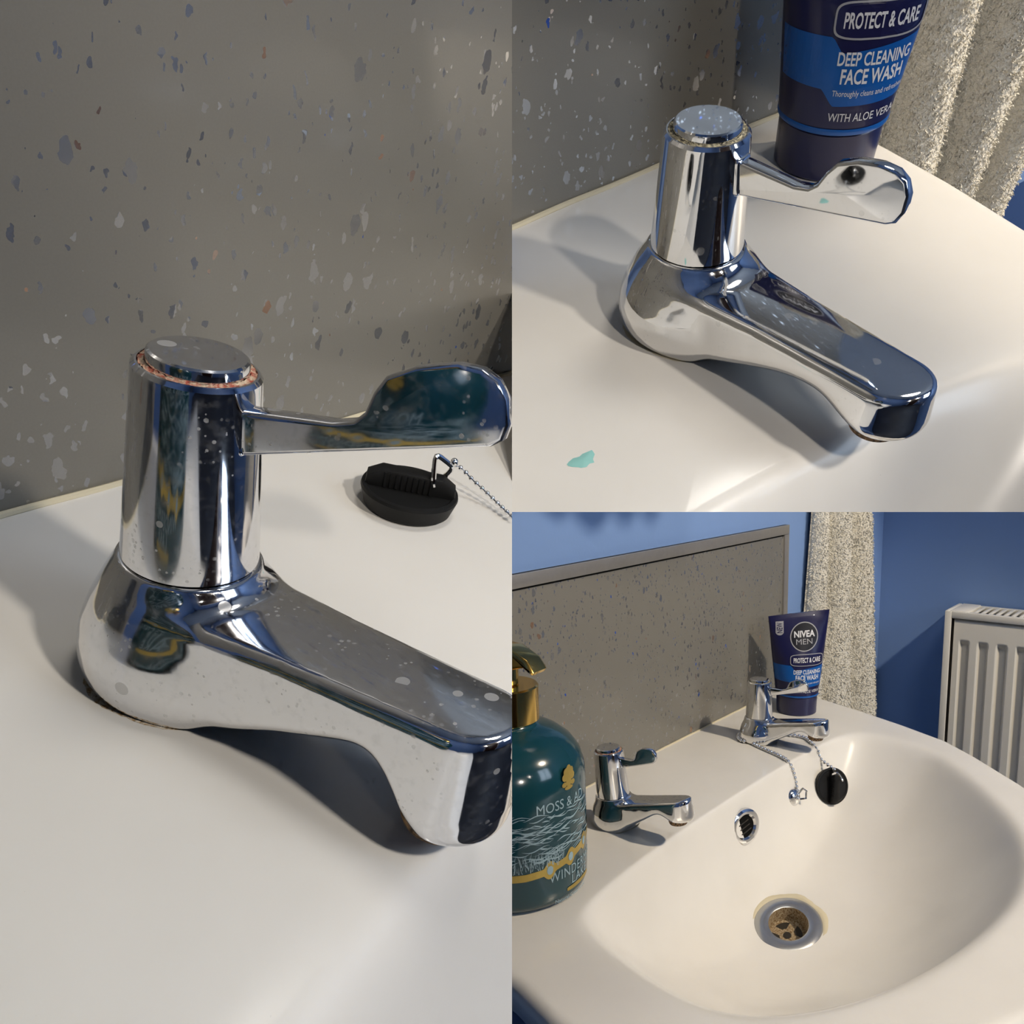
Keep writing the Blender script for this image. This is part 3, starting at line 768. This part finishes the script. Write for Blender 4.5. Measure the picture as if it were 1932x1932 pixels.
# ------------------------------------------------------------------ face wash tube
def make_tube(k, base, ang, r, hs, label, skew=0.0):
    """collapsible tube standing on its cap; front is local -y"""
    t = Thing('face_wash_tube', k, base, Matrix.Rotation(ang, 3, 'Z'), label, 'tube')
    q = r / 32.0; zc = 31 * hs; zt = 166 * hs
    hz = np.array([31, 60, 100, 140, 160, 166]) * hs
    Wd = np.array([33, 36, 40.5, 44.5, 46.5, 47]) * q; Dp = np.array([33, 31, 24, 11.5, 4, 2.6]) * q
    def sec(z): return float(np.interp(z, hz, Wd)), float(np.interp(z, hz, Dp))
    def surf(x, z, off=.35):
        w, d = sec(z); x = max(-w * .985, min(w * .985, x))
        return (x, -d * math.sqrt(1 - (x / w) ** 2) - off, z + skew * x * (z / zt) ** 2)
    zz = list(np.linspace(zc, 160 * hs, 30)) + [160.4 * hs, zt]
    G = []
    for z in zz:
        w, d = sec(z)
        G.append([(w * math.cos(a), d * math.sin(a), z + skew * w * math.cos(a) * (z / zt) ** 2) for a in np.linspace(0, 2 * math.pi, 73)])
    body = gridmesh(np.array(G)); body[1].append(tuple((len(zz) - 1) * 73 + i for i in range(72)))
    bo = t.part('tube_body', body, 'navy', angle=50)
    t.part('cap', lathe([(0, 0), (30.0 * q, 0), (31 * q, 1), (31.8 * q, zc - 1.2), (31 * q, zc), (0, zc)], 72), 'navy', angle=30)
    t.part('cap_line', lathe([(33.3 * q, zc + .2), (33.6 * q, zc + 1.0), (33.6 * q, zc + 2.2), (33.3 * q, zc + 3.2)], 72), 'azure', label='light blue line above the cap')
    def P(name, geo, mat, label=None): return t.part(name, geo, mat, parent=bo, smooth=False, label=label)
    S = lambda x, z: surf(x * q, z * hs)
    S2 = lambda x, z: surf(x * q, z * hs, .55)
    S3 = lambda x, z: surf(x * q, z * hs, .75)
    xs = np.linspace(-46, 46, 60)
    hi = np.interp(xs, [-50, -14, -8, 50], [86, 84, 76, 84]); lo = np.interp(xs, [-50, -16, -9, 50], [59, 57, 48, 50])
    P('blue_band', patch_on(S, xs, lo, hi, 6), 'azure', 'bright blue printed band')
    P('logo_disc', disc_on(S, 7, 129, 21, 22.5), 'ink_black'); P('logo_ring', ring_on(S2, 7, 129, 21.5, 23, 1.5), 'print_grey')
    P('lettering', text_on(S2, 'NIVEA', 7, 133.5, 9.5, 32, .045), 'print_white'); P('lettering', text_on(S2, 'MEN', 7, 121.5, 8.5, 25), 'print_grey')
    P('tag', patch_on(S, np.linspace(-36, -24, 8), [137, 134.6, 133.4, 133, 133, 133.4, 134.6, 137], [160 - 4] * 8, 4), 'print_grey')
    P('lettering', text_on(S2, 'NEW', -30, 145, 8.2, 17, 0.02, rotq=1), 'navy')
    P('badge', disc_on(S2, 11, 92.5, 26, 9.5, 48, 5, 5), 'navy'); P('badge_outline', ring_on(S3, 11, 92.5, 26, 9.5, 1.0, 64, 5), 'print_grey')
    P('lettering', text_on(S3, 'PROTECT & CARE', 11, 92.5, 7.4, 42, .035), 'print_white')
    P('lettering', text_on(S2, 'DEEP CLEANING', 11, 73.5, 6.6, 42, .03), 'print_white')
    P('lettering', text_on(S2, 'FACE WASH', 11, 64.5, 7.4, 36, .035), 'print_white')
    P('lettering', text_on(S2, 'Thoroughly cleans and refreshes', 11, 55.5, 3.2, 42), 'print_white')
    P('lettering', text_on(S2, 'WITH ALOE VERA', 10, 42, 4.6, 40, .005), 'print_white')
    P('drop_mark', ring_on(S2, 33, 43, 1.8, 3.2, .7, 16), 'print_white')
    return t
tb = un('R', 1500, 1340, 2, 0)
dcam = -RR.T @ TR - tb; angR = math.atan2(dcam[1], dcam[0]) + math.pi / 2
make_tube('R', (tb[0], tb[1] - 2, .3), angR + math.radians(9), 32.5, .98, 'navy face wash tube standing whole beside the far tap, lower right picture', .12)
tb = un('U', 1552, 300, 2, 0); oU = -POSE['U'][0].T @ POSE['U'][1]
angU = math.atan2((oU - tb)[1], (oU - tb)[0]) + math.pi / 2
make_tube('U', (tb[0], tb[1], .3), angU + math.radians(14), 28.5, .82, 'navy face wash tube cut off at the top, upper right picture')

# ------------------------------------------------------------------ soap bottle
def make_bottle(k, base, ang, sc_, label):
    t = Thing('soap_bottle', k, base, Matrix.Rotation(ang, 3, 'Z'), label, 'soap bottle')
    R0 = 76.0
    prof = [(0, 0), (62, 0), (69, 1.2), (73.5, 4.5), (75.5, 10), (76, 20), (76, 112), (75, 124), (71, 137), (63, 148), (52, 156.5), (42, 161.5), (34, 164), (30, 166), (29, 169), (0, 169)]
    bo = t.part('bottle_body', lathe([(r * sc_, z * sc_) for r, z in prof], 110), 'soap', angle=50)
    ring = lambda a, b, z0, z1, bev=1.5: lathe([(r * sc_, z * sc_) for r, z in [(0, z0), (a - bev, z0), (a, z0 + bev), (b, z1 - bev), (b - bev, z1), (0, z1)]], 72)
    t.part('collar', ring(32, 32, 168, 204), 'gold', label='polished gold collar')
    t.part('pump_neck', ring(13, 13, 204, 222), 'gold')
    nz = [(-16, 222), (12, 222), (30, 226), (40, 220), (42, 223), (34, 234), (14, 244), (-8, 246), (-18, 240)]
    t.part('pump_head', xf(prism([(x * sc_, z * sc_) for x, z in nz], -13 * sc_, 13 * sc_, 3.5 * sc_, 3), Matrix.Rotation(math.radians(-62), 4, 'Z')), 'gold', label='gold pump spout')
    # print, wrapped round the body; x runs round the girth from the front (-y)
    def S(x, z, off=.35):
        a = x / R0 - math.pi / 2; r = (R0 + off) * sc_; return (r * math.cos(a), r * math.sin(a), z * sc_)
    def P(name, geo, mat, label=None): return t.part(name, geo, mat, parent=bo, smooth=False, label=label)
    S2 = lambda x, z: S(x, z, .6)
    P('lettering', text_on(S, 'MOSS & AD', 23, 103, 9.5, 62), 'print_pale')
    # tree emblem in gold
    em = [disc_on(S, 30 + dx, 124 + dz, rx, rz, 12, 2) for dx, dz, rx, rz in ((0, 0, 4, 8), (-5, 3, 4, 4), (5, 3, 4, 4), (-3.5, 8, 3.6, 4), (3.5, 8, 3.6, 4), (0, 11, 3.2, 3.6), (-6, -4, 3.4, 2.6), (6, -4, 3.4, 2.6), (0, -8, 6, 2))]
    P('tree_emblem', join(*em), 'gold_foil', 'gold tree emblem')
    # etched lake: many fine broken wavy lines
    rr = random.Random(9); ls = []
    for i in range(150):
        z = rr.uniform(52, 97); x0 = rr.uniform(-70, 60); ln = rr.uniform(6, 34); n = 10; th = rr.uniform(.25, .75); ph = rr.uniform(0, 6)
        xs = np.linspace(x0, x0 + ln, n); zz = z + 1.6 * np.sin(xs * .22 + ph) + (xs - x0) * .06
        tw = th * np.sin(np.linspace(0, math.pi, n)) + .03
        ls.append(patch_on(S, xs, zz - tw, zz + tw, 1))
    for i in range(220):
        x0 = rr.uniform(-75, 20); z = 44 + (x0 + 75) * .02 + rr.uniform(-2, 12); h = rr.uniform(4, 9); ln = rr.uniform(-3, 3)
        ls.append(([S(x0 - .35, z), S(x0 + .35, z), S(x0 + ln, z + h)], [(0, 1, 2)]))
    P('etched_lake', join(*ls), 'print_pale', 'pale line drawing of water and reeds')
    # gold band with round clasps
    xs = np.linspace(-100, 90, 120); zz = np.interp(xs, [-100, -20, 0, 90], [39, 39, 41, 58])
    wv = 3.6 + 5.2 * np.maximum(0, np.cos((xs - 4) * 2 * math.pi / 26)) * (xs > -6)
    P('gold_band', patch_on(S, xs, zz - wv, zz + wv, 3), 'gold_foil', 'scalloped gold band')
    for c in (4, 30, 56, 82):
        P('band_medallion', disc_on(S2, c, float(np.interp(c, xs, zz)), 3.4, 4.4, 16, 2), 'print_pale')
    P('lettering', text_on(S, 'WINDERMERE', 44, 33, 9.5, 82, 0, space=1.1), 'print_pale')
    P('lettering', text_on(S, 'LAKE', 46, 22.5, 9, 30, 0, space=1.1), 'print_pale')
    P('gold_bar', disc_on(S, 46, 14.5, 22, 2.0, 40, 2, 6), 'gold_foil')
    P('lettering', text_on(S, 'Natural Cedarwood', 32, 7.5, 3.6, 46), 'print_pale')
    return t
bb = un('R', 968, 1655, 2, 0); ang = math.atan2((-RR.T @ TR - bb)[1], (-RR.T @ TR - bb)[0]) + math.pi / 2
make_bottle('R', (bb[0], bb[1], 0), ang + math.radians(24), 1.0, 'teal soap bottle with gold pump and tree emblem beside the near tap')
make_bottle('L', (-164, -146, 0), math.radians(78), .86, 'teal soap bottle mirrored in the lever of the large tap, left picture')

# ------------------------------------------------------------------ towels
def make_towel(k, base, wdir, wt, wb, z0, z1, depth, creases, label, seed, tufts, tl, lean=0.0):
    wd = Vector((wdir[0], wdir[1], 0)).normalized(); nd = Vector((wd.y, -wd.x, 0))
    rot = Matrix((wd, -nd, Vector((0, 0, 1)))).transposed()      # local x across, local -y to the room
    t = Thing('towel', k, base, rot, label, 'towel')
    na, nb = 150, 150; rr = np.random.RandomState(seed)
    s = np.linspace(-1, 1, na); q = np.linspace(0, 1, nb)
    G = np.zeros((nb, na, 3))
    ed = [-1] + creases + [1]
    for j, qq in enumerate(q):
        wd_ = wb + (wt - wb) * qq ** .8; z = z0 + (z1 - z0) * qq
        cr = [ed[0]] + [c + .05 * math.sin(qq * 4 + i * 2) for i, c in enumerate(creases)] + [ed[-1]]
        d = np.zeros(na)
        for a, b in zip(cr, cr[1:]):
            mk = (s >= a) & (s <= b); u = (s[mk] - a) / (b - a)
            d[mk] = (b - a) ** .6 * np.power(np.clip(np.sin(math.pi * u), 0, 1), .55)
        d *= depth * (.75 + .25 * wd_ / wb); d *= (1 - .5 * abs(s) ** 4)
        G[j, :, 0] = s * wd_ + lean * (1 - qq); G[j, :, 1] = -d - 4; G[j, :, 2] = z
    nz = rr.uniform(-1, 1, (nb, na))
    for ax_ in (0, 1):
        nz = (np.roll(nz, 1, ax_) + 2 * nz + np.roll(nz, -1, ax_)) / 4
    G[:, :, 1] += nz * tl * .5
    back = G.copy(); back[:, :, 1] = 4
    V, Fc = gridmesh(G); n0 = len(V); V += back.reshape(-1, 3).tolist()
    for j in range(nb - 1):
        for c, fl in ((0, 0), (na - 1, 1)):
            a, b = j * na + c, (j + 1) * na + c; Fc.append((a, b, n0 + b, n0 + a))
    for j in (0, nb - 1):
        for c in range(na - 1): a, b = j * na + c, j * na + c + 1; Fc.append((a, b, n0 + b, n0 + a))
    Fc.append((n0, n0 + na - 1, n0 + nb * na - 1, n0 + (nb - 1) * na))
    cloth = t.part('cloth', (V, Fc), 'towel', angle=80)
    # terry loops standing off the cloth
    dj = np.gradient(G, axis=0); di = np.gradient(G, axis=1); N = np.cross(di, dj); N /= np.linalg.norm(N, axis=2, keepdims=True) + 1e-9
    if N[nb // 2, na // 2, 1] > 0: N = -N
    V = []; Fc = []
    J = rr.randint(0, nb, tufts); I = np.clip((rr.uniform(0, 1, tufts) * na).astype(int), 0, na - 1)
    ex = rr.rand(tufts) < .06; I[ex] = np.where(rr.rand(ex.sum()) < .5, 0, na - 1)
    jit = rr.normal(0, .55, (tufts, 3)); sz = rr.uniform(.6, 1.3, tufts) * tl
    for a, (j, i) in enumerate(zip(J, I)):
        p = G[j, i] + rr.normal(0, 1.2, 3) * np.array([1, .2, 1]); n = N[j, i] + jit[a]; n /= np.linalg.norm(n)
        if i in (0, na - 1): n = n * .6 + np.array([1.0 if i else -1.0, 0, 0]); 
        sd = np.cross(n, rr.normal(0, 1, 3)); sd /= np.linalg.norm(sd) + 1e-9; w = tl * .22
        b = len(V); tip = p + n * sz[a] + np.array([0, 0, -.35 * sz[a]]); md = p + n * sz[a] * .6
        V += [tuple(p - sd * w), tuple(p + sd * w), tuple(md + sd * w * 1.1), tuple(md - sd * w * 1.1), tuple(tip)]
        Fc += [(b, b + 1, b + 2, b + 3), (b + 3, b + 2, b + 4)]
    t.part('terry_pile', (V, Fc), 'towel', parent=cloth, kind='stuff', smooth=False)
    return t
c0 = un('R', 1601, 1335, 1, -60)
make_towel('R', (c0[0], -26, 0), (.97, -.25), 62, 122, -190, 420, 46, [-.64, .18], 'cream terry towel hanging beside the radiator, lower right picture', 5, 14000, 3.4, lean=14)
make_towel('U', (322, -8, 0), (.97, -.22), 125, 108, -150, 190, 40, [-.45, .12, .62], 'cream terry towel behind the face wash tube, upper right picture', 8, 26000, 2.0)
hk = Thing('towel_hook', 'R', (c0[0] + 10, 5, 430), None, 'small dark hook above the hanging towel', 'hook')
hk.part('back_plate', rbox(-10, 10, -5, 1, -14, 14, 1.5), 'trim'); hk.part('peg', tube([(0, -4, 0), (0, -30, -6), (0, -40, 6)], 4, 10), 'trim')

# ------------------------------------------------------------------ radiator
rc_ = un('R', 1783, 1151, 0, 996.0)
t = Thing('radiator', 'R', (996, rc_[1], rc_[2]), None, 'white panel radiator with slatted top on the blue wall', 'radiator')
Ln, Hh, Dd = 620, 560, 92        # runs along -y, front faces -x
t.part('side_panel', rbox(0, Dd, -9, 0, -Hh, 0, 2.5), 'radiator', label='white end cover')
t.part('front_edge', join(rbox(-1.5, 3, -13, -.5, -Hh, -1, 1.2)), 'radiator')
t.part('top_rail', rbox(-1, 11, -Ln, -13, -15, -1, 2), 'radiator'); t.part('top_rail', rbox(Dd - 9, Dd, -Ln, -9, -15, -1, 2), 'radiator')
t.part('end_plate', rbox(3, Dd, -44, -9, -14, .6, 2), 'radiator')
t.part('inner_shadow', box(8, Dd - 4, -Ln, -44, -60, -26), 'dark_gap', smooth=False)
ns = 42
sl = rbox(9, Dd - 6, -3.0, 3.0, -5, -1.5, .8)
for i in range(ns):
    y = -52 - i * 13.5
    t.part('grille_slat', ([(x, yy + y, z) for x, yy, z in sl[0]], sl[1]), 'radiator')
# pressed front sheet with vertical flutes
ys = np.linspace(-18, -Ln, 420); zs = np.concatenate([np.linspace(-20, -52, 8), np.linspace(-54, -80, 16), np.linspace(-85, -Hh, 16)])
G = np.zeros((len(zs), len(ys), 3)); per = 34.0
ph = ((-ys - 24) % per) / per
fl = np.clip((np.abs(ph - .42) - .20) / .10, 0, 1)      # 0 in the groove, 1 on the rib
fl = fl * fl * (3 - 2 * fl)
for j, z in enumerate(zs):
    rmp = np.clip((-z - 56) / 14, 0, 1); rmp = rmp * rmp * (3 - 2 * rmp)
    G[j, :, 0] = 4 + 9 * (1 - fl) * rmp; G[j, :, 1] = ys; G[j, :, 2] = z
edge = G[:1].copy(); edge[:, :, 0] = 9; edge[:, :, 2] = -17
G = np.concatenate([edge, G], 0); e2 = G[:, :1].copy(); e2[:, :, 0] = 10; e2[:, :, 1] = -16; G = np.concatenate([e2, G], 1)
t.part('front_sheet', gridmesh(G), 'radiator', label='pressed sheet with upright flutes', angle=60)
t.part('panel_gap', box(15, 19, -Ln, -9, -Hh, -14), 'dark_gap', smooth=False)

# ------------------------------------------------------------------ small marks
p = BAS['U'].hit('U', 1100, 870); nrm = BAS['U'].normal(p[0], p[1])
rr = random.Random(2); pts = [((7 + 2.5 * math.sin(3 * a) + rr.uniform(-.6, .6)) * math.cos(a), (5.5 + 1.5 * math.cos(2 * a) + rr.uniform(-.6, .6)) * math.sin(a)) for a in np.linspace(0, 2 * math.pi, 22, endpoint=False)]
V = []
for q in (1.0, .8, .4):
    for a, b in pts: V.append((a * q * .8, b * q * .8, .15 + .5 * (1 - q)))
V.append((0, 0, .6)); Fc = []
for g in range(2):
    for i in range(22): j = (i + 1) % 22; Fc.append((g * 22 + i, g * 22 + j, g * 22 + 22 + j, g * 22 + 22 + i))
for i in range(22): Fc.append((44 + i, 44 + (i + 1) % 22, 66))
single('toothpaste_smear', 'U', (V, Fc), 'paste', base=p, rot=rot_to(nrm).to_3x3(), label='small turquoise toothpaste smear on the basin, upper right picture', cat='smear')
